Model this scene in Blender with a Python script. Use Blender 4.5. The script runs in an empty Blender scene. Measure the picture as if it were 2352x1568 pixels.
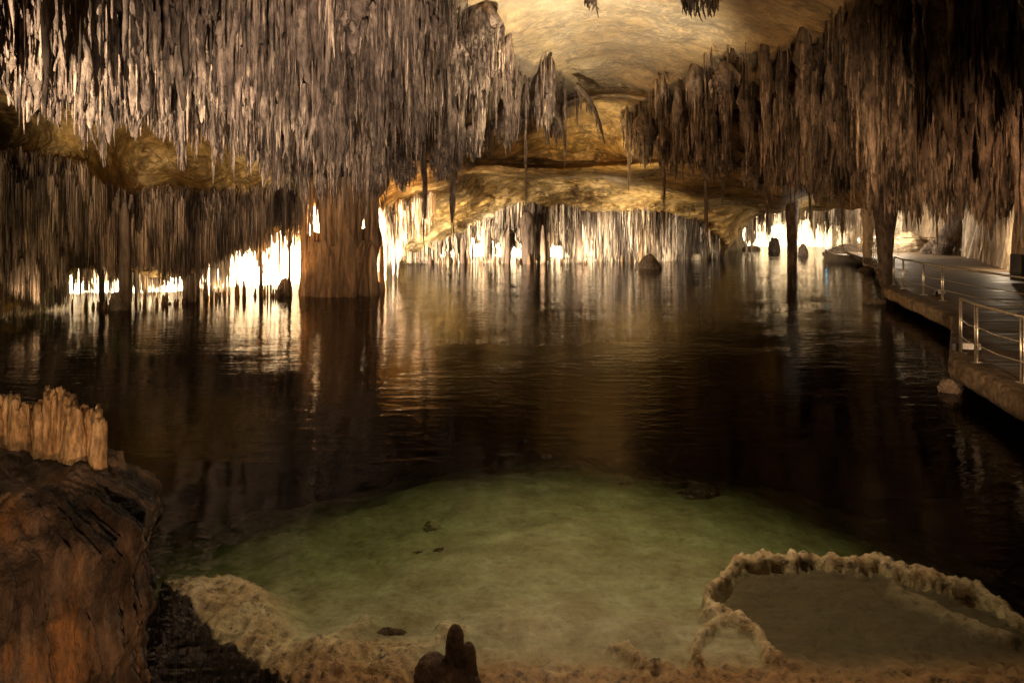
import bpy, math, random
import numpy as np
from mathutils import Vector
rs = np.random.RandomState(7)
random.seed(7)
sc = bpy.context.scene
COL = sc.collection
CZ, HZ, FP, CX = 3.15, 490.0, 1600.0, 1176.0     # camera height above the lake, horizon row, focal length and centre column in photo units

def P(px, py, D):
    return ((px-CX)/FP*D, D, CZ+(HZ-py)/FP*D)

def PA(px, py, D):
    px, py, D = np.broadcast_arrays(np.asarray(px, float), np.asarray(py, float), np.asarray(D, float))
    return np.stack([(px-CX)/FP*D, D, CZ+(HZ-py)/FP*D], -1)

# ---------------------------------------------------------------- noise
def _h(ix, iy, iz, seed):
    n = (ix*374761393 + iy*668265263 + iz*2147483647 + seed*1274126177) & 0xffffffff
    n = ((n ^ (n >> 13))*1274126177) & 0xffffffff
    n = (n ^ (n >> 16)) & 0xffffff
    return n/float(0xffffff)*2-1

def vn(x, y, z, seed=0):
    x, y, z = np.broadcast_arrays(np.asarray(x, float), np.asarray(y, float), np.asarray(z, float))
    x0 = np.floor(x); y0 = np.floor(y); z0 = np.floor(z)
    fx, fy, fz = x-x0, y-y0, z-z0
    fx = fx*fx*(3-2*fx); fy = fy*fy*(3-2*fy); fz = fz*fz*(3-2*fz)
    xi, yi, zi = x0.astype(np.int64), y0.astype(np.int64), z0.astype(np.int64)
    def L(a, b, t): return a+(b-a)*t
    c = [[[_h(xi+i, yi+j, zi+k, seed) for k in (0, 1)] for j in (0, 1)] for i in (0, 1)]
    return L(L(L(c[0][0][0], c[1][0][0], fx), L(c[0][1][0], c[1][1][0], fx), fy),
             L(L(c[0][0][1], c[1][0][1], fx), L(c[0][1][1], c[1][1][1], fx), fy), fz)

def fbm(x, y, z, o=4, seed=0, ridged=False):
    s = 0; a = 1.0; t = 0
    for i in range(o):
        n = vn(x*2**i, y*2**i, z*2**i, seed+i*17)
        if ridged: n = 1-2*np.abs(n)
        s = s+n*a; t += a; a *= .5
    return s/t

def tps(pts):
    p = np.array(pts, float); xy = p[:, :2]/1000; d = p[:, 2]; n = len(p)
    r = np.linalg.norm(xy[:, None]-xy[None], axis=-1)
    K = np.where(r > 0, r*r*np.log(r+1e-12), 0)+np.eye(n)*1e-4
    A = np.zeros((n+3, n+3)); A[:n, :n] = K; A[:n, n] = 1; A[:n, n+1:] = xy
    A[n, :n] = 1; A[n+1:, :n] = xy.T
    w = np.linalg.solve(A, np.concatenate([d, np.zeros(3)]))
    def f(px, py):
        px, py = np.broadcast_arrays(np.asarray(px, float), np.asarray(py, float))
        s = w[n]+w[n+1]*px/1000+w[n+2]*py/1000
        for i in range(n):
            rr = np.hypot(px/1000-xy[i, 0], py/1000-xy[i, 1])
            s = s+w[i]*rr*rr*np.log(rr+1e-12)
        return s
    return f

# ---------------------------------------------------------------- mesh helpers
def mesh(name, V, F, mat, attrs=None, smooth=True):
    V = np.asarray(V, np.float32).reshape(-1, 3)
    me = bpy.data.meshes.new(name)
    F = [np.asarray(f, np.int32) for f in (F if isinstance(F, list) else [F]) if len(f)]
    me.vertices.add(len(V)); me.vertices.foreach_set('co', V.ravel())
    nl = sum(f.size for f in F); npoly = sum(len(f) for f in F)
    me.loops.add(nl); me.polygons.add(npoly)
    me.loops.foreach_set('vertex_index', np.concatenate([f.ravel() for f in F]))
    tot = np.concatenate([np.full(len(f), f.shape[1], np.int32) for f in F])
    me.polygons.foreach_set('loop_start', np.concatenate([[0], np.cumsum(tot)[:-1]]).astype(np.int32))
    me.update(calc_edges=True); me.validate()
    me.polygons.foreach_set('use_smooth', np.full(len(me.polygons), smooth, bool))
    for k, v in (attrs or {}).items():
        a = me.attributes.new(k, 'FLOAT', 'POINT'); a.data.foreach_set('value', np.asarray(v, np.float32).ravel())
    if mat: me.materials.append(mat)
    return me

def link(name, me, parent=None, loc=None):
    o = bpy.data.objects.new(name, me); COL.objects.link(o)
    if parent: o.parent = parent
    if loc: o.location = loc
    return o

def tag(o, label=None, cat=None, group=None, kind=None):
    if label: o['label'] = label
    if cat: o['category'] = cat
    if group: o['group'] = group
    if kind: o['kind'] = kind
    return o

def gridF(h, w, wrap=False):
    i = np.arange(h-1)[:, None]; j = np.arange(w if wrap else w-1)[None]
    j2 = (j+1) % w
    a = i*w+j; b = i*w+j2; c = (i+1)*w+j2; d = (i+1)*w+j
    return np.stack([a, b, c, d], -1).reshape(-1, 4)

class Join:
    def __init__(s): s.V = []; s.F = []; s.T = []; s.n = 0
    def add(s, V, F, t=.5):
        V = np.asarray(V, float).reshape(-1, 3)
        for f in (F if isinstance(F, list) else [F]):
            if len(f): s.F.append(np.asarray(f)+s.n)
        s.V.append(V); s.T.append(np.broadcast_to(np.asarray(t, float), (len(V),))); s.n += len(V)
        return s
    def mesh(s, name, mat, smooth=True):
        q = [f for f in s.F if f.shape[1] == 4]; t = [f for f in s.F if f.shape[1] == 3]
        F = ([np.concatenate(q)] if q else [])+([np.concatenate(t)] if t else [])
        return mesh(name, np.concatenate(s.V), F, mat, {'tint': np.concatenate(s.T)}, smooth)

def box(x0, x1, y0, y1, z0, z1):
    V = [(x, y, z) for z in (z0, z1) for y in (y0, y1) for x in (x0, x1)]
    F = [(0, 2, 3, 1), (4, 5, 7, 6), (0, 1, 5, 4), (2, 6, 7, 3), (0, 4, 6, 2), (1, 3, 7, 5)]
    return np.array(V, float), np.array(F)

def tube(pts, r, S=8):
    pts = [Vector(p) for p in pts]; V = []
    r = [r]*len(pts) if not hasattr(r, '__len__') else r
    for i, p in enumerate(pts):
        d = (pts[min(i+1, len(pts)-1)]-pts[max(i-1, 0)]).normalized()
        u = d.cross(Vector((0, 0, 1)) if abs(d.z) < .95 else Vector((1, 0, 0))).normalized(); w = d.cross(u)
        for k in range(S):
            a = 2*math.pi*k/S; V.append(p+(u*math.cos(a)+w*math.sin(a))*r[i])
    F = gridF(len(pts), S, True)
    n = len(V); V = [tuple(v) for v in V]+[tuple(pts[0]), tuple(pts[-1])]
    T = [(n, (k+1) % S, k) for k in range(S)]+[(n+1, n-S+k, n-S+(k+1) % S) for k in range(S)]
    return np.array(V), [F, np.array(T)]

# hanging (or, with up=True, standing) spikes, thousands at a time
def straws(roots, L, R, lean=None, K=9, S=5, inset=.35, knob=.3, seed=0, power=.8, foot=.16):
    N = len(roots); L = np.broadcast_to(L, (N,)); R = np.broadcast_to(R, (N,))
    g = np.random.RandomState(seed+100)
    t = np.linspace(0, 1, K)
    prof = (1-foot)*(1-t)**power+foot*(t < .99)+.03
    rr = R[:, None]*prof[None]*(1+knob*g.uniform(-1, 1, (N, K)))
    rr[:, 0] *= .45
    z = -L[:, None]*t[None]; z[:, 0] += inset
    ox = np.cumsum(g.normal(0, 1, (N, K)), 1)*R[:, None]*.13
    oy = np.cumsum(g.normal(0, 1, (N, K)), 1)*R[:, None]*.13
    if lean is not None:
        ox = ox+lean[:, :1]*L[:, None]*t**1.5; oy = oy+lean[:, 1:]*L[:, None]*t**1.5
    a = 2*np.pi*np.arange(S)/S
    ph = g.uniform(0, 6.28, (N, 1, 1))
    rad = rr[:, :, None]*(1+.18*g.uniform(-1, 1, (N, 1, S)))
    X = roots[:, 0, None, None]+ox[..., None]+rad*np.cos(a+ph)
    Y = roots[:, 1, None, None]+oy[..., None]+rad*np.sin(a+ph)
    Z = roots[:, 2, None, None]+z[..., None]+0*rad
    V = np.stack([X, Y, Z], -1).reshape(-1, 3)
    F = gridF(K, S, True)[None]+(np.arange(N)*K*S)[:, None, None]
    return V, F.reshape(-1, 4)

# ---------------------------------------------------------------- materials
def nodes(name):
    m = bpy.data.materials.new(name); m.use_nodes = True
    nt = m.node_tree; nt.nodes.clear()
    out = nt.nodes.new('ShaderNodeOutputMaterial')
    return m, nt, out

def N(nt, t, **kw):
    n = nt.nodes.new(t)
    for k, v in kw.items():
        if k in n.inputs: n.inputs[k].default_value = v
        else: setattr(n, k, v)
    return n

def ramp(nt, fac, stops):
    r = nt.nodes.new('ShaderNodeValToRGB'); e = r.color_ramp.elements
    while len(e) < len(stops): e.new(.5)
    for i, (p, c) in enumerate(stops):
        e[i].position = p; e[i].color = (*c, 1) if len(c) == 3 else c
    nt.links.new(fac, r.inputs[0]); return r.outputs[0]

def mixc(nt, fac, a, b, mode='MIX'):
    m = nt.nodes.new('ShaderNodeMix'); m.data_type = 'RGBA'; m.blend_type = mode
    for s, v in ((0, fac), (6, a), (7, b)):
        if hasattr(v, 'default_value') or hasattr(v, 'links'): nt.links.new(v, m.inputs[s])
        elif s == 0: m.inputs[0].default_value = v
        else: m.inputs[s].default_value = (*v, 1)
    return m.outputs[2]

def rock(name, cols, scale=1.0, sunk_shade=False, high=None, seams=False, stretch=1.0, bump=.06, tint=None, rough=.75, spots=None, spec=.25, fine=9.0, bscale=7.0, con=.4):
    """limestone: world-space noise, optionally stretched along the vertical; tint = colours mixed by the per-spike attribute"""
    m, nt, out = nodes(name)
    b = N(nt, 'ShaderNodeBsdfPrincipled', Roughness=rough); b.inputs['Specular IOR Level'].default_value = spec
    geo = N(nt, 'ShaderNodeNewGeometry')
    mp = N(nt, 'ShaderNodeMapping'); mp.inputs['Scale'].default_value = (1, 1, 1/stretch)
    nt.links.new(geo.outputs['Position'], mp.inputs[0])
    n1 = N(nt, 'ShaderNodeTexNoise', Scale=scale, Detail=8.0, Roughness=.62); nt.links.new(mp.outputs[0], n1.inputs[0])
    c = ramp(nt, n1.outputs[0], cols)
    n2 = N(nt, 'ShaderNodeTexNoise', Scale=fine, Detail=5.0, Roughness=.7); nt.links.new(mp.outputs[0], n2.inputs[0])
    f = ramp(nt, n2.outputs[0], [(.34, (con,)*3), (.64, (1.3,)*3)])
    c = mixc(nt, .9, c, f, 'MULTIPLY')
    if spots:
        n3 = N(nt, 'ShaderNodeTexNoise', Scale=spots[0], Detail=4.0, Roughness=.8); nt.links.new(geo.outputs['Position'], n3.inputs[0])
        s = ramp(nt, n3.outputs[0], [(spots[1], (1, 1, 1)), (spots[1]+.06, (0, 0, 0))])
        n3b = N(nt, 'ShaderNodeTexNoise', Scale=.35, Detail=2.0); nt.links.new(geo.outputs['Position'], n3b.inputs[0])
        s2 = ramp(nt, n3b.outputs[0], [(.42, (0, 0, 0)), (.6, (1, 1, 1))])
        mm = N(nt, 'ShaderNodeMath', operation='MULTIPLY'); nt.links.new(s, mm.inputs[0]); nt.links.new(s2, mm.inputs[1])
        mm2 = N(nt, 'ShaderNodeMath', operation='MULTIPLY'); nt.links.new(mm.outputs[0], mm2.inputs[0]); mm2.inputs[1].default_value = .75
        c = mixc(nt, mm2.outputs[0], c, spots[2])
    if seams:
        mw = N(nt, 'ShaderNodeTexNoise', Scale=.22, Detail=5.0, Roughness=.5, Distortion=.6); nt.links.new(geo.outputs['Position'], mw.inputs[0])
        cr = ramp(nt, mw.outputs[0], [(.488, (1, 1, 1)), (.498, (.30, .24, .2)), (.502, (.30, .24, .2)), (.512, (1, 1, 1))])
        c = mixc(nt, .8, c, cr, 'MULTIPLY')
        mo = N(nt, 'ShaderNodeTexNoise', Scale=1.1, Detail=9.0, Roughness=.75); nt.links.new(geo.outputs['Position'], mo.inputs[0])
        c = mixc(nt, .75, c, ramp(nt, mo.outputs[0], [(.35, (.45, .42, .38)), (.52, (1, .98, .95)), (.7, (1.15, 1.12, 1.05))]), 'MULTIPLY')
    if tint:
        at = N(nt, 'ShaderNodeAttribute', attribute_name='tint')
        tc = ramp(nt, at.outputs['Fac'], tint)
        c = mixc(nt, 1.0, c, tc, 'MULTIPLY')
    if sunk_shade or high:
        sx = N(nt, 'ShaderNodeSeparateXYZ'); nt.links.new(geo.outputs['Position'], sx.inputs[0])
        mr = N(nt, 'ShaderNodeMapRange'); nt.links.new(sx.outputs[2], mr.inputs[0])
        mr.inputs[1].default_value, mr.inputs[2].default_value = (-.3, .02) if sunk_shade else high[0]
        c = mixc(nt, mr.outputs[0], (.01, .009, .006), c) if sunk_shade else mixc(nt, mr.outputs[0], c, mixc(nt, n1.outputs[0], high[1], high[2]))  # below the waterline: underwater darkness put into the colour, hiding lamp glow
    nt.links.new(c, b.inputs['Base Color'])
    if bump:
        nb = N(nt, 'ShaderNodeTexNoise', Scale=bscale, Detail=6.0, Roughness=.7); nt.links.new(mp.outputs[0], nb.inputs[0])
        bp = N(nt, 'ShaderNodeBump', Strength=.9, Distance=bump); nt.links.new(nb.outputs[0], bp.inputs['Height'])
        nt.links.new(bp.outputs[0], b.inputs['Normal'])
    nt.links.new(b.outputs[0], out.inputs[0])
    return m

TINT = [(0, (.22, .19, .18)), (.35, (.6, .56, .53)), (.7, (1.15, 1.08, 1.03)), (1, (2.1, 1.95, 1.8))]
M_ceil = rock('ceiling_limestone', [(.3, (.12, .062, .014)), (.44, (.30, .175, .045)), (.56, (.46, .31, .12)), (.72, (.56, .46, .29))],
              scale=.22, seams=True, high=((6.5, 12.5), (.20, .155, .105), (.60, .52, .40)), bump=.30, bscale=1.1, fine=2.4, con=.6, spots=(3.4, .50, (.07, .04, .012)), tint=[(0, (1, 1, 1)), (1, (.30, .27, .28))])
M_mass = rock('stalactite_stone', [(.3, (.11, .078, .057)), (.5, (.26, .195, .15)), (.7, (.45, .355, .26))], scale=1.3, stretch=2.6, bump=.10, tint=TINT, fine=9, bscale=11, con=.13)
M_dark = rock('dark_stalactite_stone', [(.3, (.07, .046, .03)), (.5, (.19, .135, .09)), (.72, (.36, .27, .19))], scale=1.1, stretch=2.6, bump=.10, tint=TINT, fine=8, bscale=10, con=.13)
M_brown = rock('brown_stalactite_stone', [(.3, (.09, .058, .035)), (.5, (.18, .125, .08)), (.72, (.28, .20, .13))], scale=1.3, stretch=6, bump=.04, tint=TINT, fine=12, bscale=12)
M_pale = rock('pale_dripstone', [(.3, (.30, .22, .13)), (.5, (.45, .36, .25)), (.7, (.62, .53, .40))], scale=1.5, stretch=6, bump=.05, tint=TINT, fine=10, bscale=10)
M_wall = rock('grotto_limestone', [(.3, (.34, .24, .13)), (.5, (.50, .40, .26)), (.7, (.66, .57, .42))], scale=.8, sunk_shade=True, bump=.10, bscale=3, fine=5)
M_col = rock('column_stone', [(.3, (.10, .058, .026)), (.5, (.24, .145, .07)), (.7, (.38, .25, .14))], scale=1.6, stretch=7, bump=.06, tint=TINT, fine=7, bscale=8)
M_boul = rock('boulder_stone', [(.3, (.08, .055, .035)), (.5, (.17, .12, .08)), (.7, (.27, .2, .14))], scale=1.5, bump=.08, fine=7)
M_boulp = rock('pale_boulder_stone', [(.3, (.24, .17, .10)), (.5, (.36, .28, .18)), (.7, (.48, .39, .27))], scale=1.5, bump=.08, fine=7)
M_near = rock('rust_brown_rock', [(.36, (.012, .008, .006)), (.46, (.05, .031, .022)), (.54, (.14, .095, .07)), (.63, (.24, .12, .05)), (.76, (.46, .23, .08))],
              scale=2.4, stretch=3.6, bump=.07, fine=12, bscale=26, rough=.5, spec=.5, con=.08)
M_crown = rock('amber_rock', [(.3, (.20, .11, .05)), (.5, (.46, .29, .15)), (.7, (.66, .48, .30))], scale=5, stretch=3, bump=.02, fine=40, bscale=40, rough=.55)
M_stump = rock('black_brown_rock', [(.3, (.04, .024, .015)), (.55, (.12, .07, .042)), (.75, (.24, .15, .095))], scale=9, bump=.03, fine=40, bscale=30, rough=.6)

def plain(name, col, rough=.5, metal=0.0, bump=0, scale=20):
    m, nt, out = nodes(name)
    b = N(nt, 'ShaderNodeBsdfPrincipled', Roughness=rough, Metallic=metal)
    geo = N(nt, 'ShaderNodeNewGeometry')
    n = N(nt, 'ShaderNodeTexNoise', Scale=scale, Detail=4.0); nt.links.new(geo.outputs['Position'], n.inputs[0])
    c = ramp(nt, n.outputs[0], [(.3, tuple(x*.7 for x in col)), (.7, tuple(min(1, x*1.2) for x in col))])
    nt.links.new(c, b.inputs['Base Color']); nt.links.new(b.outputs[0], out.inputs[0])
    return m
M_steel = plain('brushed_steel', (.62, .55, .44), .35, .9)
M_black = plain('black_enamel', (.02, .018, .016), .5)
M_boat = plain('weathered_paint', (.42, .36, .27), .6)
M_wood = plain('old_plank', (.13, .08, .045), .7)
M_lampw = plain('white_enamel', (.75, .72, .66), .4)

def glow(name, col, s):
    m, nt, out = nodes(name)
    e = N(nt, 'ShaderNodeEmission', Strength=s); e.inputs[0].default_value = (*col, 1)
    nt.links.new(e.outputs[0], out.inputs[0]); return m
M_cyan = glow('cyan_lamp_glass', (.2, .75, 1), 6)
M_glass = glow('lit_lamp_glass', (1, .85, .6), 14)

def water_mat():
    m, nt, out = nodes('lake_water')
    geo = N(nt, 'ShaderNodeNewGeometry')
    def nz(sx, sy, scale, det):
        mp = N(nt, 'ShaderNodeMapping'); mp.inputs['Scale'].default_value = (sx, sy, 1)
        nt.links.new(geo.outputs['Position'], mp.inputs[0])
        n = N(nt, 'ShaderNodeTexNoise', Scale=scale, Detail=det, Roughness=.55); nt.links.new(mp.outputs[0], n.inputs[0]); return n.outputs[0]
    a = nz(.42, 1, 4.6, 3.0); c = nz(.6, 1, .55, 2.0)
    # ripples come in wind-blown patches
    patch = ramp(nt, c, [(.36, (.35,)*3), (.62, (1,)*3)])
    mul = N(nt, 'ShaderNodeMath', operation='MULTIPLY'); nt.links.new(a, mul.inputs[0]); nt.links.new(patch, mul.inputs[1])
    bp = N(nt, 'ShaderNodeBump', Strength=1.0, Distance=.018); nt.links.new(mul.outputs[0], bp.inputs['Height'])
    gl = N(nt, 'ShaderNodeBsdfGlossy', Roughness=.04); nt.links.new(bp.outputs[0], gl.inputs['Normal'])
    tr = N(nt, 'ShaderNodeBsdfTransparent')
    fr = N(nt, 'ShaderNodeFresnel', IOR=1.33); nt.links.new(bp.outputs[0], fr.inputs['Normal'])
    mx = N(nt, 'ShaderNodeMixShader'); nt.links.new(fr.outputs[0], mx.inputs[0]); nt.links.new(tr.outputs[0], mx.inputs[1]); nt.links.new(gl.outputs[0], mx.inputs[2])
    nt.links.new(mx.outputs[0], out.inputs[0])
    va = N(nt, 'ShaderNodeVolumeAbsorption', Density=1.2); va.inputs[0].default_value = (.63, .755, .52, 1)
    nt.links.new(va.outputs[0], out.inputs[1])
    return m
M_water = water_mat()

def floor_mat():
    m, nt, out = nodes('wet_concrete')
    geo = N(nt, 'ShaderNodeNewGeometry')
    mp = N(nt, 'ShaderNodeMapping'); mp.inputs['Scale'].default_value = (.35, 1.6, 1); nt.links.new(geo.outputs['Position'], mp.inputs[0])
    n = N(nt, 'ShaderNodeTexNoise', Scale=.9, Detail=5.0, Roughness=.6); nt.links.new(mp.outputs[0], n.inputs[0])
    n2 = N(nt, 'ShaderNodeTexNoise', Scale=1.8, Detail=4.0); nt.links.new(mp.outputs[0], n2.inputs[0])
    c = ramp(nt, n.outputs[0], [(.35, (.075, .046, .023)), (.65, (.19, .125, .065))])
    r = ramp(nt, n.outputs[0], [(.35, (.45,)*3), (.65, (.7,)*3)])
    b = N(nt, 'ShaderNodeBsdfPrincipled'); nt.links.new(c, b.inputs['Base Color']); nt.links.new(r, b.inputs['Roughness'])
    bp = N(nt, 'ShaderNodeBump', Strength=1.0, Distance=.05); nt.links.new(n2.outputs[0], bp.inputs['Height'])
    nt.links.new(bp.outputs[0], b.inputs['Normal']); nt.links.new(b.outputs[0], out.inputs[0])
    return m
M_floor = floor_mat()
M_edge = rock('rough_concrete', [(.3, (.09, .055, .028)), (.5, (.17, .11, .06)), (.7, (.25, .17, .10))], scale=2.5, bump=.06, fine=7, bscale=10, con=.15)

# ---------------------------------------------------------------- the cave shell
D1 = tps([(x, -700, 6.2) for x in (-500, 300, 1176, 2000, 2850)]
         + [(-500, -300, 9), (300, -300, 10), (1176, -300, 12.5), (2000, -300, 9), (2850, -300, 8)]
         + [(-500, 0, 13), (0, 0, 14.5), (300, 0, 15), (600, 0, 15.5), (900, 0, 17), (1050, 0, 18.5), (1200, 0, 20.5), (1500, 0, 20), (1800, 0, 17), (2000, 0, 14), (2200, 0, 11.5), (2352, 0, 10.5), (2850, 0, 9)]
         + [(0, 120, 18), (300, 120, 18.5), (600, 120, 19), (900, 120, 20), (1100, 120, 23), (1300, 120, 25.5), (1500, 120, 25), (1700, 120, 22), (1900, 120, 19), (2200, 120, 14.5), (2352, 120, 13)]
         + [(0, 230, 22), (300, 230, 22), (600, 230, 22), (900, 230, 23), (1200, 230, 27), (1350, 230, 31), (1450, 230, 30), (1600, 230, 27), (1800, 230, 23), (2000, 230, 20), (2352, 230, 16)]
         + [(-500, 330, 20), (0, 320, 25), (300, 330, 26), (600, 330, 24.5), (900, 330, 25.5), (1100, 330, 29), (1250, 330, 35), (1350, 330, 36), (1450, 330, 33), (1600, 330, 29), (1800, 330, 25.5), (2000, 330, 22.5), (2352, 330, 19)]
         + [(-500, 400, 18), (0, 400, 21), (200, 410, 22.5), (320, 400, 27), (450, 400, 27.5), (600, 400, 27), (800, 400, 27), (1000, 400, 31), (1100, 400, 38), (1300, 400, 39), (1450, 400, 37), (1600, 400, 33), (1800, 400, 28), (2000, 400, 25), (2352, 400, 22)]
         + [(0, 450, 20.5), (200, 450, 22), (400, 460, 24), (600, 460, 25.5), (700, 460, 27.5), (850, 450, 29), (950, 450, 36), (1100, 450, 41), (1300, 450, 43), (1450, 450, 43), (1550, 450, 42), (1650, 450, 41), (1800, 450, 33), (2000, 450, 28), (2352, 450, 25)]
         + [(0, 500, 21), (200, 500, 22.2), (400, 500, 23.5), (600, 500, 25), (680, 500, 26.5), (1000, 500, 42), (1100, 500, 44), (1200, 500, 45), (1400, 500, 45.5), (1600, 500, 47), (1750, 500, 54), (1850, 490, 56), (2000, 490, 36), (2352, 490, 29)]
         + [(0, 560, 21), (200, 560, 23), (400, 560, 24), (550, 560, 25), (890, 560, 41), (890, 610, 42.5), (1000, 560, 44), (1700, 560, 50), (1200, 550, 45.5), (1500, 550, 46.5), (1640, 550, 49), (0, 640, 20.8), (200, 640, 23.3), (400, 640, 24.3), (1000, 620, 45), (1500, 620, 47.5)])
_lx = np.array([-500, -100, 60, 150, 170, 280, 380, 450, 520, 560, 620, 690, 720, 870, 884, 940, 980, 1010, 1080, 1110, 1200, 1320, 1400, 1500, 1560, 1610, 1660, 1705, 1740, 1900, 2000, 2100, 2352, 2850.])
_ly = np.array([760, 740, 700, 640, 622, 618, 640, 625, 590, 565, 545, 510, 470, 455, 625, 606, 590, 575, 548, 535, 560, 520, 508, 545, 565, 590, 596, 530, 490, 485, 478, 462, 455, 450.])
LOW = lambda px: np.interp(px, _lx, _ly)
def inpoly(px, py, poly):
    px = np.asarray(px); py = np.asarray(py); r = np.zeros(px.shape, bool)
    n = len(poly)
    for i in range(n):
        (x1, y1), (x2, y2) = poly[i], poly[(i+1) % n]
        if y1 == y2: continue
        r ^= ((y1 > py) != (y2 > py)) & (px < (x2-x1)*(py-y1)/(y2-y1)+x1)
    return r
POLY = {
 'A': [(-450, -260), (1040, -260), (1075, 0), (1112, 40), (1105, 100), (1150, 112), (1250, 150), (1315, 190), (1335, 230), (1320, 270), (1230, 270), (1130, 300), (1060, 330), (980, 390), (880, 420), (780, 430), (690, 420), (620, 360), (560, 335), (480, 300), (400, 290), (300, 260), (220, 250), (150, 200), (60, 170), (-450, 100)],
 'B': [(-450, 340), (60, 365), (190, 395), (225, 435), (300, 455), (380, 445), (560, 450), (640, 430), (700, 450), (715, 500), (620, 535), (560, 560), (500, 590), (440, 615), (160, 618), (60, 680), (-450, 740)],
 'C': [(940, 612), (985, 578), (1035, 552), (1090, 522), (1150, 485), (1205, 472), (1390, 488), (1500, 484), (1600, 505), (1655, 560), (1620, 580), (1500, 560), (1400, 530), (1320, 550), (1200, 575), (1110, 555), (1000, 585)],
 'R': [(1428, 265), (1470, 240), (1540, 185), (1600, 165), (1680, 112), (1760, 120), (1860, 118), (1915, 60), (1990, 12), (2050, -30), (2900, -300), (2900, 455), (2352, 440), (2200, 430), (2100, 445), (1980, 440), (1880, 425), (1800, 420), (1740, 395), (1600, 375), (1440, 370)],
}
g = (np.arange(-700, 800, 4.)[:, None], np.arange(-500, 2852, 4.)[None])
py, px = np.broadcast_arrays(*g)
# squeeze the rows so the sheet ends on its uneven lower lip
low = LOW(px)+10*fbm(px/40, px*0, 0, 3, 5)
pyc = np.where(py > 300, 300+(py-300)*(low-300)/(796-300), py)
D = D1(px, pyc)
pos = PA(px, pyc, D)
amp = np.clip(D/30, .3, 1.4)
n = fbm(pos[..., 0]*.22, pos[..., 1]*.22, pos[..., 2]*.35, 5, 3)
r = fbm(pos[..., 0]*.5, pos[..., 1]*.5, pos[..., 2]*.8, 4, 9, True)
D = D*(1-.035*n-.018*r-.006*fbm(pos[..., 0]*1.6, pos[..., 1]*1.6, pos[..., 2]*2, 4, 15))
# a lip of rock running across the middle of the vault, and the groove above it
mid = np.exp(-((px-1280)/260.)**4)
lipy = 388+6*np.sin(px/90)
D = D-mid*2.4*np.exp(-((pyc-lipy)/13)**4)
groove = 232+12*np.sin(px/60)
D = D-1.6*np.exp(-((px-1380)/150.)**4)*np.exp(-((pyc-groove)/9.)**2)
pos = PA(px, pyc, D)
# seam curving down the vault
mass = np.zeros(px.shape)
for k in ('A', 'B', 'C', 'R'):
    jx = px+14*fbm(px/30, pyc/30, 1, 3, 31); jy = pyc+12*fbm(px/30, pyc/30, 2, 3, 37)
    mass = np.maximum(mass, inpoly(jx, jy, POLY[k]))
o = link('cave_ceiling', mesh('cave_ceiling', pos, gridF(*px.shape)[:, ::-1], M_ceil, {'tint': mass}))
tag(o, 'ochre and cream limestone vault of the cave between the stalactite masses', kind='structure')

def surf(px, py):      # point of the ceiling sheet seen at (px, py)
    D = D1(px, py); p = PA(px, py, D)
    n = fbm(p[..., 0]*.22, p[..., 1]*.22, p[..., 2]*.35, 5, 3); r = fbm(p[..., 0]*.5, p[..., 1]*.5, p[..., 2]*.8, 4, 9, True)
    return D*(1-.035*n-.018*r)

# back walls of the grottoes
_wx = np.array([-500, 0, 165, 400, 600, 750, 870, 940, 1000, 1300, 1550, 1650, 1700, 1750, 1900, 1960, 2000, 2060, 2200, 2300, 2500.])
_wd = np.array([22, 24, 27, 28, 31, 33, 38, 46, 50, 51, 52, 55, 62, 66, 67, 66, 62, 60, 58, 56, 52.])
py, px = np.broadcast_arrays(np.linspace(0, 1, 170)[:, None], np.arange(-500, 2500, 3.)[None])
D = np.interp(px, _wx, _wd)
py = 380+py*(HZ+11*FP/D-380)
pos = PA(px, py, D)
D = D*(1+.04*fbm(pos[..., 0]*.3, pos[..., 2]*.3, 3, 5, 21)+.012*fbm(pos[..., 0]*1.6, pos[..., 2]*.35, 3, 4, 22, True)) 
o = link('cave_wall', mesh('cave_wall', PA(px, py, D), gridF(*px.shape)[:, ::-1], M_wall))
tag(o, 'pale limestone back walls of the lit grottoes along the far shore', kind='structure')

# ---------------------------------------------------------------- lake and its bed
V, F = box(-70, 70, -6, 95, -7, 0)
tag(link('water', mesh('water', V, F, M_water, smooth=False)), 'dark rippled lake water with golden lamp reflections', kind='structure')

def curve_y(px, pts):
    p = np.array(pts, float); return np.interp(px, p[:, 0], p[:, 1])
def dist_poly(px, py, pts):
    d = np.full(px.shape, 1e9)
    for (x1, y1), (x2, y2) in zip(pts[:-1], pts[1:]):
        vx, vy = x2-x1, y2-y1
        t = np.clip(((px-x1)*vx+(py-y1)*vy)/(vx*vx+vy*vy), 0, 1)
        d = np.minimum(d, np.hypot(px-x1-t*vx, (py-y1-t*vy)*1.0))
    return d
def sst(a, b, x):
    t = np.clip((x-a)/(b-a), 0, 1); return t*t*(3-2*t)
XS = np.concatenate([np.linspace(-70, -6.2, 60), np.arange(-6, 9, .024), np.linspace(9.2, 70, 60)])
YS = np.concatenate([np.linspace(-8, 3.2, 20), np.arange(3.3, 11.5, .024), np.linspace(11.7, 95, 120)])
Y, X = np.meshgrid(YS, XS, indexing='ij')
Yc = np.maximum(Y, .8)
zr = .08+.6*sst(6.2, 10.2, Yc)
qy = HZ+(CZ+zr)*FP/Yc; qx = CX+X/Yc*FP
qx = qx+16*fbm(X*1.6, Y*1.6, 0, 4, 41)+7*fbm(X*7, Y*7, 0, 3, 44); qy = qy+14*fbm(X*1.6, Y*1.6, 5, 4, 42)+6*fbm(X*7, Y*7, 5, 3, 45)
yU = curve_y(qx, [(-400, 1500), (300, 1240), (370, 1215), (600, 1185), (850, 1145), (1050, 1100), (1300, 1085), (1700, 1125), (2000, 1195), (2352, 1300), (2900, 1450)])
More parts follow.
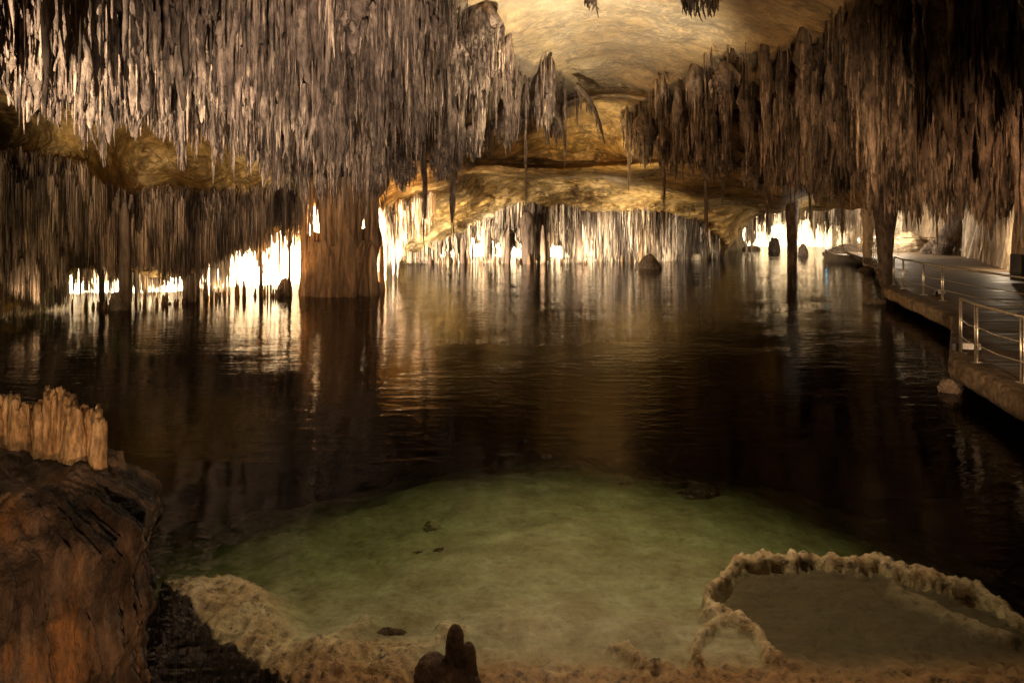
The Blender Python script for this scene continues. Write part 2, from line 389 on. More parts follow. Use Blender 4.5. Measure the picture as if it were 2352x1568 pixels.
pyl = np.array([1200, 1290, 1340, 1400, 1450, 1500, 1540, 1568, 1700, 2100.]); pxl = np.array([330, 355, 380, 435, 480, 560, 612, 645, 760, 1000.])
xL = np.interp(qy, pyl, pxl)
s = qy-yU
inside = sst(-330, -200, s)*sst(-8, 2, qx-xL)
h = np.interp(s, [-420, -280, -190, -100, 0, 130, 330, 2000], [-4.5, -3.1, -2.1, -1.3, -.70, -.36, -.11, -.10])
crust = sst(720, 560, qx-.35*(qy-1350))*sst(1270, 1350, qy)
crust = np.maximum(crust, sst(1440, 1490, qy+.05*np.abs(qx-800))*sst(1000, 900, qx))
h = h*(1-crust)+(-.08)*crust
h = np.maximum(h, -.36+.30*sst(1440, 1570, qy) + 0*h) * sst(1400, 1500, qy) + h*(1-sst(1400, 1500, qy))
rim = [(1800, 1545), (1760, 1500), (1735, 1455), (1690, 1425), (1625, 1400), (1625, 1365), (1655, 1325), (1690, 1295), (1760, 1288), (1850, 1292), (1930, 1296), (2020, 1290), (2060, 1312), (2150, 1340), (2240, 1352), (2352, 1412), (2500, 1500)]
dr = dist_poly(qx, qy, rim)
rim2 = [(1625, 1400), (1660, 1420), (1610, 1470), (1590, 1500), (1600, 1550)]; dr2 = dist_poly(qx, qy, rim2)
rim3 = [(1410, 1490), (1450, 1500), (1480, 1525), (1540, 1535)]; dr3 = dist_poly(qx, qy, rim3)
rim4 = [(690, 1500), (750, 1470), (790, 1440), (840, 1405)]; dr4 = dist_poly(qx, qy, rim4)
rim5 = [(850, 1490), (930, 1500), (990, 1470), (1050, 1440), (1010, 1425)]; dr5 = dist_poly(qx, qy, rim5)
rim6 = [(2050, 1340), (2150, 1390), (2250, 1440), (2330, 1460)]; dr6 = dist_poly(qx, qy, rim6)
rm = np.maximum.reduce([sst(18, 5, dr), .8*sst(16, 4, dr2), .8*sst(14, 4, dr3), .45*sst(22, 4, dr4), .5*sst(22, 4, dr5), .55*sst(22, 4, dr6)])
pool = inpoly(qx, qy, [(1690, 1305), (2030, 1300), (2150, 1345), (2352, 1410), (2600, 1500), (2600, 1700), (1900, 1560), (1790, 1535), (1740, 1470), (1700, 1440), (1650, 1395)]) & (dr > 12)
h = np.where(pool, -.14+.06*sst(1470, 1600, qy), h)
h = h*(1-rm)+(-.035)*rm
fn = fbm(X*9, Y*9, 0, 4, 51, True); fn2 = fbm(X*28, Y*28, 0, 3, 52)
rgh = .45+.9*np.maximum(crust, rm)+1.0*sst(1470, 1550, qy)
h = h+rgh*(.034*fn+.018*fn2)+.05*fbm(X*2.2, Y*2.2, 0, 3, 53)
# two small dark hollows and a pale stone's bed on the green floor
h = h*inside+(1-inside)*(-3.4+.5*fbm(X*.3, Y*.3, 0, 3, 55))
h = np.where((np.abs(X) > 30) | (Y > 16), -6.4, h)
M_bed, nt, out = nodes('shoal_crust')
at = N(nt, 'ShaderNodeAttribute', attribute_name='tint'); at2 = N(nt, 'ShaderNodeAttribute', attribute_name='pool')
geo = N(nt, 'ShaderNodeNewGeometry')
n1 = N(nt, 'ShaderNodeTexNoise', Scale=2.4, Detail=9.0, Roughness=.68); nt.links.new(geo.outputs['Position'], n1.inputs[0])
n2 = N(nt, 'ShaderNodeTexNoise', Scale=12.0, Detail=6.0, Roughness=.72); nt.links.new(geo.outputs['Position'], n2.inputs[0])
c1 = ramp(nt, n1.outputs[0], [(.34, (.25, .19, .10)), (.5, (.36, .30, .18)), (.66, (.48, .42, .28))])
c2 = ramp(nt, n1.outputs[0], [(.34, (.28, .16, .06)), (.5, (.58, .41, .22)), (.66, (.72, .56, .34))])
c = mixc(nt, at.outputs['Fac'], c1, c2)
c = mixc(nt, at2.outputs['Fac'], c, (.10, .065, .03))
at4 = N(nt, 'ShaderNodeAttribute', attribute_name='rust'); c = mixc(nt, at4.outputs['Fac'], c, (.36, .19, .075))
at3 = N(nt, 'ShaderNodeAttribute', attribute_name='deep_shade'); c = mixc(nt, at3.outputs['Fac'], c, (.007, .007, .005))  # darkness of deep water painted into the bed colour, cliff face too
pit = ramp(nt, n2.outputs[0], [(.36, (.10,)*3), (.46, (.75,)*3), (.65, (1.2,)*3)])
mrp = N(nt, 'ShaderNodeMapRange'); nt.links.new(at.outputs['Fac'], mrp.inputs[0]); mrp.inputs[3].default_value = .3; mrp.inputs[4].default_value = .95
c = mixc(nt, mrp.outputs[0], c, pit, 'MULTIPLY')
b = N(nt, 'ShaderNodeBsdfPrincipled', Roughness=.8); nt.links.new(c, b.inputs['Base Color'])
bp = N(nt, 'ShaderNodeBump', Strength=.9, Distance=.03); nt.links.new(n2.outputs[0], bp.inputs['Height']); nt.links.new(bp.outputs[0], b.inputs['Normal'])
nt.links.new(b.outputs[0], out.inputs[0])
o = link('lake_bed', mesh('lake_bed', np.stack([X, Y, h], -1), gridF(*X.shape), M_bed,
     {'tint': np.clip(np.maximum.reduce([crust, rm, sst(1500, 1570, qy)]), 0, 1), 'pool': np.maximum(np.where(pool, (.96-.35*sst(1490, 1570, qy))*(1-rm), 0), 0), 'deep_shade': 1-sst(2, 8, qx-xL)*sst(-210, 30, s), 'rust': sst(1470, 1575, qy)}))
tag(o, 'pale crusted limestone shelf under shallow green water dropping into black depth', kind='structure')

# ---------------------------------------------------------------- stalactites
def sample(poly, n, seed, accept=None):
    g = np.random.RandomState(seed); p = np.array(poly, float); lo, hi = p.min(0), p.max(0); R = []
    tot = 0
    while tot < n:
        q = g.uniform(lo, hi, (n*3, 2)); q = q[inpoly(q[:, 0], q[:, 1], poly)]
        if accept is not None: q = q[accept(q[:, 0], q[:, 1]) > g.uniform(0, 1, len(q))]
        R.append(q); tot += len(q)
    return np.concatenate(R)[:n]

def curtain(name, poly, n, Lr, Rr, mat, label, seed, clump=1.0, lean=.02, accept=None, cap=None, K=9, tb=.5, Dadd=0, inset=.35, Dfun=None, relief=.5, knob=.42):
    q = sample(poly, n, seed, accept); g = np.random.RandomState(seed+1)
    D = (Dfun or surf)(q[:, 0], q[:, 1])+Dadd
    c = fbm(q[:, 0]/22*clump, q[:, 1]/55*clump, 0, 3, seed)
    c2 = fbm(q[:, 0]/16*clump, q[:, 1]/38*clump, 3, 3, seed+9)
    L = g.uniform(*Lr, n)*(.75+.55*np.clip(c*1.6, -1, 1))*(g.choice([.3, .45, .8, 1.4], n) if relief > 1 else g.choice([.6, 1, 1, 1.5], n))
    big = fbm(q[:, 0]/44, q[:, 1]/110, 7, 2, seed+4)
    if cap is not None: L = np.minimum(L, np.maximum((cap(q[:, 0])-q[:, 1])/FP*D, .15)*g.uniform(.75, 1.05, n))
    R = g.uniform(Rr[0]**.5, Rr[1]**.5, n)**2*(.8+.35*np.clip(c*2, -1, 1))
    thick = np.where(g.uniform(0, 1, n) < .04, 2.4, 1.0) if relief > 1 else 1
    R = R*thick; L = L*np.where(thick > 1, 1.5, 1)
    D = D-g.uniform(0, .35, n)-relief*np.clip(c2*1.5+.1, -.4, 1)-(1.6*np.clip(big*2, -.5, 1) if relief > 1 else 0)
    V, F = straws(PA(q[:, 0], q[:, 1], D), L, R, g.normal(0, lean, (n, 2)), K=K, seed=seed, inset=inset, knob=knob)
    t = np.clip(tb+.35*c+.5*c2+.5*big+g.normal(0, .24, n), 0, 1)
    o = link(name, mesh(name, V, F, mat, {'tint': np.repeat(t, K*5)}))
    return tag(o, label, 'stalactites', kind='stuff')

bottomA = lambda x: curve_y(x, [(-500, 190), (0, 215), (60, 260), (120, 300), (235, 360), (300, 330), (350, 310), (420, 360), (500, 395), (600, 420), (700, 465), (800, 480), (880, 450), (990, 430), (1050, 420), (1110, 360), (1200, 345), (1290, 320), (1340, 270)])
bottomR = lambda x: curve_y(x, [(1430, 350), (1460, 410), (1560, 405), (1700, 420), (1760, 470), (1850, 480), (1980, 490), (2100, 500), (2200, 500), (2352, 500), (2900, 500)])
clumpy = lambda sd, lo=.12, sx=15, sy=60: (lambda x, y: np.where(fbm(x/sx, y/sy, 3, 3, sd) > -.2, 1, lo))
capC = lambda x: 602-38*sst(1008, 1018, x)*sst(1050, 1042, x)-56*sst(1076, 1084, x)*sst(1112, 1104, x)-50*sst(1126, 1132, x)*sst(1154, 1148, x)-62*sst(1157, 1163, x)*sst(1206, 1199, x)-34*sst(1260, 1267, x)*sst(1296, 1288, x)
curtain('stalactite_mass', POLY['A'], 17000, (.35, 1.25), (.012, .055), M_mass, 'dense grey brown thicket of thin stalactites filling the upper left roof', 11, cap=bottomA, tb=.45, K=11, accept=clumpy(20, .04), relief=1.1, inset=.5)
curtain('stalactite_mass', POLY['B'], 19000, (.3, 1.05), (.008, .024), M_brown, 'dark brown low curtain of straw stalactites over the left shore', 12, cap=lambda x: LOW(x)+26, tb=.40, relief=.6)
curtain('stalactite_mass', POLY['C'], 5500, (.5, 1.9), (.02, .07), M_pale, 'pale fringed curtain of stalactites along the far middle shore', 13, cap=capC, tb=.22, clump=1.6)
curtain('stalactite_mass', POLY['R'], 14000, (.35, 1.15), (.012, .055), M_dark, 'dark brown thicket of stalactites covering the whole right roof', 14, cap=bottomR, tb=.33, K=11, accept=clumpy(23, .04), relief=1.1, inset=.5)
# fringes over the grotto mouths: short, thin, backlit
fr = [('B', [(130, 600), (300, 595), (440, 610), (520, 575), (600, 530), (690, 495), (700, 530), (620, 560), (540, 590), (450, 640), (170, 630)], 1900, (.25, .9), (.010, .028), M_pale, 'thin golden straws fringing the bright grotto mouths of the left shore', 21, 1.6),
      ('C2', [(868, 452), (1003, 456), (1000, 470), (960, 520), (905, 560), (885, 540), (872, 500)], 900, (.5, 1.3), (.016, .04), M_pale, 'pale straw curtain hanging between the thick column and the sloping rock', 22, 1.0),
      ('E', [(1680, 500), (1720, 478), (1960, 470), (1990, 500), (1930, 520), (1890, 505), (1720, 505)], 1000, (.5, 2.6), (.025, .07), M_pale, 'fringe of pale straws at the mouth of the far right grotto', 23, 0),
      ('F', [(2060, 455), (2352, 440), (2800, 430), (2800, 475), (2352, 478), (2060, 480)], 700, (.3, 1.1), (.015, .05), M_dark, 'thin dark fringe of stalactites above the walkway end', 24, 0)]
for k, poly, n, Lr, Rr, mt, lb, sd, da in fr:
    f = None
    if k == 'C2': f = lambda x, y: 34+3*fbm(x/20, y/20, 0, 2, 5)
    if k == 'E': f = lambda x, y: 57+4*fbm(x/30, y/30, 0, 2, 6)
    if k == 'F': f = lambda x, y: 27+3*fbm(x/30, y/30, 0, 2, 6)
    curtain('stalactite_fringe', poly, n, Lr, Rr, mt, lb, sd, Dadd=da if f is None else 0, tb=.55, Dfun=f, cap=(lambda x: 5040/34+490+0*x) if k == 'C2' else None)

def gaps(*gs):
    return lambda x, y: np.where(np.any([(x > a) & (x < b) for a, b in gs], 0), .16, 1.0)
wl = lambda x: curve_y(x, [(-500, 760), (0, 733), (165, 712), (450, 690), (700, 676)])
curtain('stalactite_veil', [(-450, 640), (60, 640), (300, 600), (450, 600), (530, 570), (700, 500), (700, 540), (530, 610), (300, 640), (60, 690), (-450, 730)], 2600, (1.2, 2.6), (.009, .03), M_pale,
        'golden straws reaching down to the water between the left grotto mouths', 26, cap=lambda x: wl(x)-2, accept=gaps((158, 282), (384, 432), (528, 700)), tb=.3, relief=.3, Dadd=.8)
curtain('stalactite_veil', [(930, 590), (1000, 560), (1080, 530), (1200, 520), (1400, 520), (1650, 540), (1660, 575), (1400, 570), (1200, 575), (1000, 590), (940, 603)], 3600, (1.2, 2.6), (.02, .06), M_pale,
        'pale straws reaching the water between the gaps of the far middle shore', 27, cap=lambda x: 606+0*x, accept=gaps((1012, 1046), (1080, 1108), (1128, 1152), (1160, 1202), (1264, 1292), (1340, 1360)), tb=.25, relief=.5, Dadd=.3)

# pendants: knobbly stalactites, each an object of its own; ten shapes are shared
def pendant(seed, mat, slim=1.0, straw=16):
    g = np.random.RandomState(seed); J = Join(); K, S = 40, 20
    t = np.linspace(0, 1, K)[:, None]; a = np.linspace(0, 2*np.pi, S, endpoint=False)[None]
    prof = (.92*(1-t)**g.uniform(.9, 1.5)+.06)*(1-.25*np.exp(-((t-.35)/.08)**2)*g.uniform(0, 1))
    r = .17*slim*prof*(1+.42*fbm(np.cos(a)*1.6+seed, np.sin(a)*1.6, t*7, 4, seed)+.34*fbm(np.cos(a)*4, np.sin(a)*4, t*20, 3, seed+3))
    r[-1] = .006
    wob = fbm(t*3, seed*1.3, 0, 2, seed)*.07; wob2 = fbm(t*3, seed*1.7, 4, 2, seed)*.07
    V = np.stack([r*np.cos(a)+wob, r*np.sin(a)+wob2, -t*1.0+0*a], -1); V[0, :, 2] = .3; V[0, :, :2] *= .4
    J.add(V, gridF(K, S, True), np.repeat(.5+.3*fbm(t[:, 0]*5, seed, 0, 2, 3), S))
    n = straw
    tt = g.uniform(0, .75, n); aa = g.uniform(0, 6.28, n)
    rr = .17*slim*(.92*(1-tt)**.75+.08)*g.uniform(.7, 1.15, n)
    roots = np.stack([rr*np.cos(aa), rr*np.sin(aa), -tt], -1)
    V, F = straws(roots, g.uniform(.12, .42, n)*(1.1-.5*tt), g.uniform(.009, .028, n), K=8, S=5, inset=.05, seed=seed)
    J.add(V, F, np.repeat(np.clip(g.normal(.55, .22, n), 0, 1), 40))
    return J.mesh('stalactite', mat)
PM = [pendant(200+i, M_mass, slim=[1, .7, 1.3, .55][i % 4], straw=[40, 26, 60, 16][i % 4]) for i in range(8)]
PD = [pendant(300+i, M_dark, slim=[1, .7, 1.3, .55][i % 4], straw=[40, 26, 60, 16][i % 4]) for i in range(8)]
PB = [pendant(400+i, M_brown, slim=[.5, .35, .7][i % 3], straw=12) for i in range(4)]
PP = [pendant(500+i, M_pale, slim=[.6, .4, .8][i % 3], straw=10) for i in range(4)]

def hang(mesh_, px, py, D, length, width, label, group=None, rz=None, cat='stalactite'):
    o = link('stalactite', mesh_, loc=P(px, py, D))
    o.scale = (width/.34, width/.34, length); o.rotation_euler = (0, 0, random.uniform(0, 6.28) if rz is None else rz)
    return tag(o, label, cat, group)

def scatter(poly, n, protos, Lr, Wr, label, group, seed, cap, accept=None, mind=26, Dsub=1.9):
    g = np.random.RandomState(seed); pts = []
    q = sample(poly, n*12, seed, accept)
    for x, y in q:
        if -60 < x < 2412 and y > -140 and all(abs(x-a)*1.0+abs(y-b)*.45 > mind for a, b in pts):
            pts.append((x, y))
            if len(pts) >= n: break
    for x, y in pts:
        D = float(surf(np.array(x), np.array(y)))-Dsub*g.uniform(.3, 1)
        L = min(g.uniform(*Lr), max(.4, (cap(x)-y)/FP*D*g.uniform(.85, 1.1)))
        lb = label(x, y) if callable(label) else (label, group)
        hang(protos[g.randint(len(protos))], x, y, D, L, g.uniform(*Wr)*(.6+.4*min(1, L)), lb[0], lb[1])

def labA(x, y):
    if y+60 > bottomA(x)-70: return ('knobbly grey stalactite dripping from the lower hem of the upper left mass', 'stalactites along the hem of the upper left mass')
    if x < 620: return ('pale pinkish knobbly stalactite in the brightly lit left half of the upper left mass', 'lit stalactites of the upper left mass')
    return ('grey brown knobbly stalactite in the dimmer right half of the upper left mass', 'dim stalactites of the upper left mass')
scatter(POLY['A'], 122, PM, (1.3, 3.4), (.3, 1.0), labA, None, 31, bottomA)
def labR(x, y):
    if y+60 > bottomR(x)-70: return ('rusty brown stalactite on the ragged lower edge of the right roof', 'stalactites along the lower edge of the right roof')
    if x < 1900: return ('dark stalactite in the sloping left part of the right roof mass', 'stalactites in the left part of the right roof')
    return ('near black stalactite high in the unlit right corner of the roof', 'stalactites in the right corner of the roof')
scatter(POLY['R'], 96, PD, (1.1, 3.0), (.28, .95), labR, None, 32, bottomR)
scatter(POLY['B'], 26, PB, (.9, 2.0), (.14, .3), 'slim brown stalactite in the low dark curtain over the left shore', 'stalactites in the low left curtain', 33, lambda x: LOW(x)+14, mind=40, Dsub=.5)
scatter(POLY['C'], 22, PP, (.8, 1.8), (.2, .5), 'slim pale stalactite in the fringed curtain of the far middle shore', 'stalactites of the far middle curtain', 34, lambda x: 600, mind=26, Dsub=.6)

# stalactites one can pick out one by one: (x, root y, tip y, depth, width in px, shape, label)
for px_, y0, y1, D, w, m_, lb in [
    (237, 200, 385, 20, 22, PM[0], 'long pale stalactite with a needle tip, leftmost below the lit mass'),
    (415, 220, 392, 20.5, 30, PM[2], 'broad pale knobbly stalactite ending in a white ragged tip over the ochre ceiling'),
    (88, -60, 215, 15, 12, PM[3], 'lone white streak of a stalactite against the dark upper left corner'),
    (490, 300, 425, 21, 13, PM[1], 'thin pale stalactite right of the broad white ragged one'),
    (1040, 330, 545, 24, 20, PD[1], 'dark crooked stalactite reaching down nearly to the sloping rock left of centre'),
    (975, 380, 590, 26, 17, PD[3], 'smooth dark stalactite between thick column and crooked one, nearly touching the lake'),
    (1208, 240, 520, 26, 9, PM[3], 'very long thin stalactite hanging alone in the middle of the cave'),
    (1298, 250, 395, 27, 9, PM[3], 'short thin stalactite right of the very long central one'),
    (1525, 380, 512, 30, 11, PD[3], 'thin dark spike below the left end of the right roof, crossing bright curtain'),
    (1445, 360, 450, 31, 10, PD[3], 'small dark spike at the leftmost corner of the right roof'),
    (1622, 390, 572, 30, 12, PD[1], 'long dark stalactite hanging in front of the brown slope below the right roof'),
    (1660, 400, 482, 30, 10, PD[3], 'short dark stalactite right of the long one before the brown slope'),
    (1762, 420, 560, 32, 9, PD[3], 'thin dark stalactite cutting across the bright far right grotto'),
    (1860, 440, 548, 36, 8, PD[3], 'hair thin stalactite right of the dark column in the bright grotto'),
    (1935, 430, 575, 34, 11, PD[1], 'dark stalactite between the bright grotto and the moored boat'),
    (700, 380, 500, 25, 26, PM[5], 'stubby grey stalactite over the left shoulder of the thick column')]:
    L = (y1-y0)/FP*D
    hang(m_, px_, y0, D, L, w/FP*D*1.25, lb, rz=0)

def curved(pts, r, label, mat, side=18, seed=1):     # wind-bent stalactite with hair-like straws on its underside
    J = Join(); q = [Vector(P(*p)) for p in pts]
    # resample
    c = []
    for i in range(len(q)-1):
        for k in range(5): c.append(q[i].lerp(q[i+1], k/5))
    c.append(q[-1]); n = len(c)
    J.add(*tube(c, [r*(1-.92*i/(n-1))*(1+.2*random.uniform(-1, 1)) for i in range(n)], 7), t=.3)
    g = np.random.RandomState(seed)
    for k in range(side):
        p = c[g.randint(1, n-3)]
        V, F = straws(np.array([[p.x, p.y, p.z]]), g.uniform(.15, .6), r*.28, g.normal(.1, .1, (1, 2)), seed=k+seed*50, inset=.03)
        J.add(V, F, .3)
    o = link('curved_stalactite', J.mesh('curved_stalactite', mat)); return tag(o, label, 'stalactite')
curved([(1322, 195, 27), (1345, 218, 27), (1365, 250, 27), (1380, 290, 27), (1389, 332, 27)], .16, 'longest bent stalactite curving out rightward over the ochre vault like a claw', M_dark, 16, 1)
curved([(1228, 245, 26), (1245, 270, 26), (1255, 300, 26), (1262, 335, 26)], .14, 'bent stalactite curving right, left one of the smaller pair under the mass', M_dark, 14, 2)
curved([(1268, 250, 26), (1284, 275, 26), (1293, 305, 26), (1299, 350, 26)], .13, 'bent stalactite curving right, right one of the smaller pair under the mass', M_dark, 12, 3)
curved([(1095, 20, 19), (1110, 35, 19), (1122, 60, 19), (1124, 95, 19)], .16, 'drooping tuft at the top right corner of the upper left mass', M_mass, 22, 4)
# tufts on the bright vault
for x0, x1, y0, y1, D, lb, sd in [(1566, 1650, -30, 10, 17.5, 'dark bristly tuft of stalactites hanging from the cream vault at the top edge', 1), (1345, 1372, -25, 5, 17.5, 'small dark tuft on the cream vault near the top centre', 2)]:
    g = np.random.RandomState(sd); n = int((x1-x0)*.9)
    x = g.uniform(x0, x1, n); y = g.uniform(y0, y1, n)
    V, F = straws(PA(x, y, float(surf(np.array((x0+x1)/2.), np.array(5.)))-.2+g.uniform(-.5, .1, n)), g.uniform(.2, .5, n), g.uniform(.02, .05, n), g.normal(.12, .25, (n, 2)), seed=sd, inset=.6)
    tag(link('stalactite_tuft', mesh('stalactite_tuft', V, F, M_dark, {'tint': np.full(len(V), .2)})), lb, 'stalactites')

# ---------------------------------------------------------------- columns
def column(px_, y0, y1, D, wtop, wbot, label, mat, seed=0, waist=.8, lean=0, group=None, base=True, S=22, K=40, tint=.35):
    """dripstone column from y0 (roof) to y1 (foot); widths in photo units"""
    t = np.linspace(0, 1, K)[:, None]; a = np.linspace(0, 2*np.pi, S, endpoint=False)[None]
    top = Vector(P(px_, y0, D)); H = (y1-y0)/FP*D
    w = (wtop*(1-t)**1.2+wbot*t**1.5+waist*min(wtop, wbot)*(1-(1-t)**1.2-t**1.5))/2/FP*D
    r = w*(1+.30*fbm(np.cos(a)*2.2+seed, np.sin(a)*2.2, t*2.5, 3, seed)+.16*fbm(np.cos(a)*5, np.sin(a)*5, t*12, 3, seed+1))
    V = np.stack([r*np.cos(a)+lean*t*H+.1*w.mean()*fbm(t*4, seed, 0, 2, 3), r*np.sin(a), -t*(H+.5)+0*a], -1); V[0, :, 2] = .35; V[0, :, :2] *= .45
    o = link('dripstone_column', mesh('dripstone_column', V, gridF(K, S, True), mat, {'tint': np.full(K*S, tint)}), loc=top)
    return tag(o, label, 'column', group)

# the great column: fused foot, crown of separate shafts that let the light through
cx, cy, _ = P(772, 0, 27.2)
root = link('great_column', None, loc=(cx, cy, 0))
tag(root, 'thick fluted brown column standing in the lake left of centre', 'column')
K, S = 90, 240
t = np.linspace(0, 1, K)[:, None]; a = np.linspace(0, 2*np.pi, S, endpoint=False)[None]
z = -.6+t*2.65   # up to about 2.0 m
rx = 1.08+.42*np.exp(-t*7)+.30*t
flute = fbm(np.cos(a)*7, np.sin(a)*7, t*.7, 3, 61, True)*.13+fbm(np.cos(a)*5, np.sin(a)*5, t*5, 4, 62)*.07
bulge = .10*np.exp(-(((a+np.pi/2+.75) % (2*np.pi)-np.pi*0)/.3)**2)
r = 1+flute+0*bulge
X_ = rx*r*np.cos(a)+.22*t*t; Y_ = 1.05*r*np.sin(a); Z_ = z+1.0*fbm(np.cos(a)*3, np.sin(a)*3, 0, 3, 66)*t+0*a
V = np.stack([X_, Y_, Z_], -1).reshape(-1, 3)
capV = []; 
link('shaft', mesh('shaft', np.concatenate([V, [[.2, 0, Z_[-1].mean()+.1]]]), [gridF(K, S, True), np.array([(( K-1)*S+i, (K-1)*S+(i+1) % S, K*S) for i in range(S)])], M_col, {'tint': np.concatenate([np.repeat(.45+0*t[:, 0], S), [.4]])}), root)
g = np.random.RandomState(5)
K2, S2 = 60, 160
t = np.linspace(0, 1, K2)[:, None]; a = np.linspace(0, 2*np.pi, S2, endpoint=False)[None]
fl_ = fbm(np.cos(a)*5, np.sin(a)*5, t*.9, 3, 68, True)*.16+fbm(np.cos(a)*9, np.sin(a)*9, t*7, 3, 69)*.07
rx_ = .45+1.05*sst(.35, 1, t)+.3*(1-t)**3
link('upper_shaft', mesh('upper_shaft', np.stack([.42+rx_*(1+fl_)*np.cos(a), .75*rx_*(1+fl_)*np.sin(a), 1.5+3.0*t+0*a], -1), gridF(K2, S2, True), M_col, {'tint': np.full(K2*S2, .42)}), root)
ring = []
for xx in np.arange(-1.30, 1.62, .085):
    gap = (-.98 < xx < -.36) or (.92 < xx < 1.26)
    if gap and g.uniform() < .3: continue
    th = math.acos(max(-1, min(1, (xx-.15)/1.46)))
    ring.append((xx+g.uniform(-.03, .03), -.96*math.sin(th)+g.uniform(-.04, .06), g.uniform(.022, .045) if gap else g.uniform(.07, .15)))
ring += [(-1.2, .4, .06), (1.4, .4, .08), (.2, .6, .1), (.8, .5, .08)]
for i, (dx, dy, ra) in enumerate(ring):
    zt = -.1 if ra > .06 else 1.7
    K2, S2 = 30, 14
    t = np.linspace(0, 1, K2)[:, None]; a = np.linspace(0, 2*np.pi, S2, endpoint=False)[None]
    r = ra*(.8+1.2*(1-t)**8+1.9*np.clip(t-.45, 0, 1)**2*2)*(1+.35*fbm(np.cos(a)*3+i, np.sin(a)*3, t*4, 3, 70+i)+.15*fbm(a*3, t*16, i, 2, 71))
    V = np.stack([r*np.cos(a)+dx+.06*fbm(t*3, i, 0, 2, 1), r*np.sin(a)+dy, zt-.4+t*(4.2-zt+.6)+0*a], -1)
    link('pipe', mesh('pipe', V, gridF(K2, S2, True), M_col, {'tint': np.full(K2*S2, g.uniform(.3, .8))}), root)

column(287, 490, 712, 22.8, 22, 26, 'dark column rising from the lake beside a rounded boulder at left', M_brown, 1)
column(436, 500, 692, 25.0, 32, 30, 'pair-wide brown column between the small middle grotto and its neighbour at left', M_brown, 2)
column(452, 480, 688, 25.4, 14, 14, 'narrow brown column hugging the right side of a wider one at left', M_brown, 3)
column(234, 520, 712, 23.0, 7, 12, 'thin dark column crossing the brightest leftmost grotto mouth', M_dark, 4)
column(665, 540, 655, 26.6, 6, 9, 'needle thin column rising from the boulder beside the great column', M_dark, 5)
column(600, 560, 680, 26.4, 7, 12, 'thin dark column in the middle of the white grotto left of the great column', M_dark, 6)
column(1212, 500, 612, 43.5, 34, 24, 'wide brown column reaching the water in the middle of the far shore', M_brown, 7, tint=.35)
column(1166, 540, 606, 44, 13, 15, 'narrow column between the two brightest gaps of the far middle shore', M_brown, 8, tint=.6)
column(1247, 530, 608, 43.8, 10, 14, 'slim column right of the wide one on the far middle shore', M_brown, 9, tint=.5)
column(1330, 520, 606, 44, 14, 18, 'brown column right of the small square gap on the far shore', M_brown, 10, tint=.5)
column(1062, 560, 606, 44.2, 12, 12, 'squat column between the first and second gaps of the far shore', M_brown, 11, tint=.5)
column(985, 560, 606, 44, 14, 16, 'dark squat column at the left end of the far shore curtain', M_dark, 12)
column(876, 560, 668, 28.5, 7, 22, 'ragged golden column close against the right side of the great column', M_col, 13, tint=.8)
column(886, 520, 640, 33, 6, 7, 'straight pale pipe reaching the lake right of the great column', M_pale, 14, tint=.8)
column(1820, 380, 606, 42, 30, 22, 'dark straight column standing in the lake before the far right grotto', M_dark, 15, tint=.6)
column(2033, 380, 652, 24.6, 66, 16, 'black column narrowing downward to the walkway rail corner', M_dark, 16, waist=2.0, tint=.15)
column(1993, 465, 590, 40, 30, 18, 'pale backlit column at the far end of the walkway edge', M_pale, 17, tint=.7)
c2 = [(2235, 380, 43), (2222, 450, 43), (2208, 490, 43), (2190, 530, 43), (2168, 560, 43), (2160, 590, 43)]
J = Join(); q = [Vector(P(*p)) for p in c2]; c = []
for i in range(len(q)-1):
    for k in range(6): c.append(q[i].lerp(q[i+1], k/6))
c.append(q[-1]); J.add(*tube(c, [(.72-.2*i/len(c))*(1+.10*random.uniform(-1, 1)) for i in range(len(c))], 16), t=.3)
g = np.random.RandomState(3)
n = 60; ii = g.randint(4, len(c)-8, n)
V, F = straws(np.array([[c[i].x+g.uniform(.2, 1.1), c[i].y-.3, c[i].z] for i in ii]), g.uniform(.4, 1.6, n), g.uniform(.02, .05, n), seed=9, inset=.1)
J.add(V, F, .25)
tag(link('dripstone_column', J.mesh('dripstone_column', M_dark)), 'bent brown trunk-like column with hanging needles on the walkway', 'column')

# ---------------------------------------------------------------- boulders, stalagmites
def blob(px_, yb, D, w, h, label, mat, seed, name='boulder', cat='boulder', depth=None, zb=0.0, pw=1.0, group=None, res=48, amp=.3):
    """lumpy rock: w wide and h high in photo units, its foot on height zb"""
    W = w/FP*D/2; H = h/FP*D; Dp = (depth or w*.8)/FP*D/2
    u = np.linspace(0, 1, res)[:, None]; a = np.linspace(0, 2*np.pi, res*2, endpoint=False)[None]
    ph = u*np.pi/2
    rr = np.cos(ph)**pw
    dx, dy, dz = rr*np.cos(a), rr*np.sin(a), np.sin(ph)+0*a
    k = 1+amp*fbm(dx*1.7+seed, dy*1.7, dz*1.7, 4, seed)+amp*.3*fbm(dx*6, dy*6, dz*6, 3, seed+2)
    V = np.stack([dx*W*k, dy*Dp*k, dz*H*k*(1/1.0)], -1); V[0, :, 2] = -.6 if zb > -.05 else -.08
    o = link(name, mesh(name, V, gridF(res, res*2, True), mat, {'tint': np.full(res*res*2, .5)}), loc=((px_-CX)/FP*D, D, zb))
    return tag(o, label, cat, group)
wd = lambda y: 5040/(y-HZ)
blob(1493, 620, wd(617), 50, 32, 'lone dark pointed boulder standing in open water before the far shore', M_boul, 1, pw=1.25, amp=.2)
blob(655, 678, wd(676), 34, 36, 'rounded boulder in the lake just left of the great column', M_boul, 2, pw=.6, amp=.15)
blob(268, 715, wd(712), 34, 42, 'rounded boulder leaning on the dark column at left', M_boul, 3, pw=.7, amp=.2)
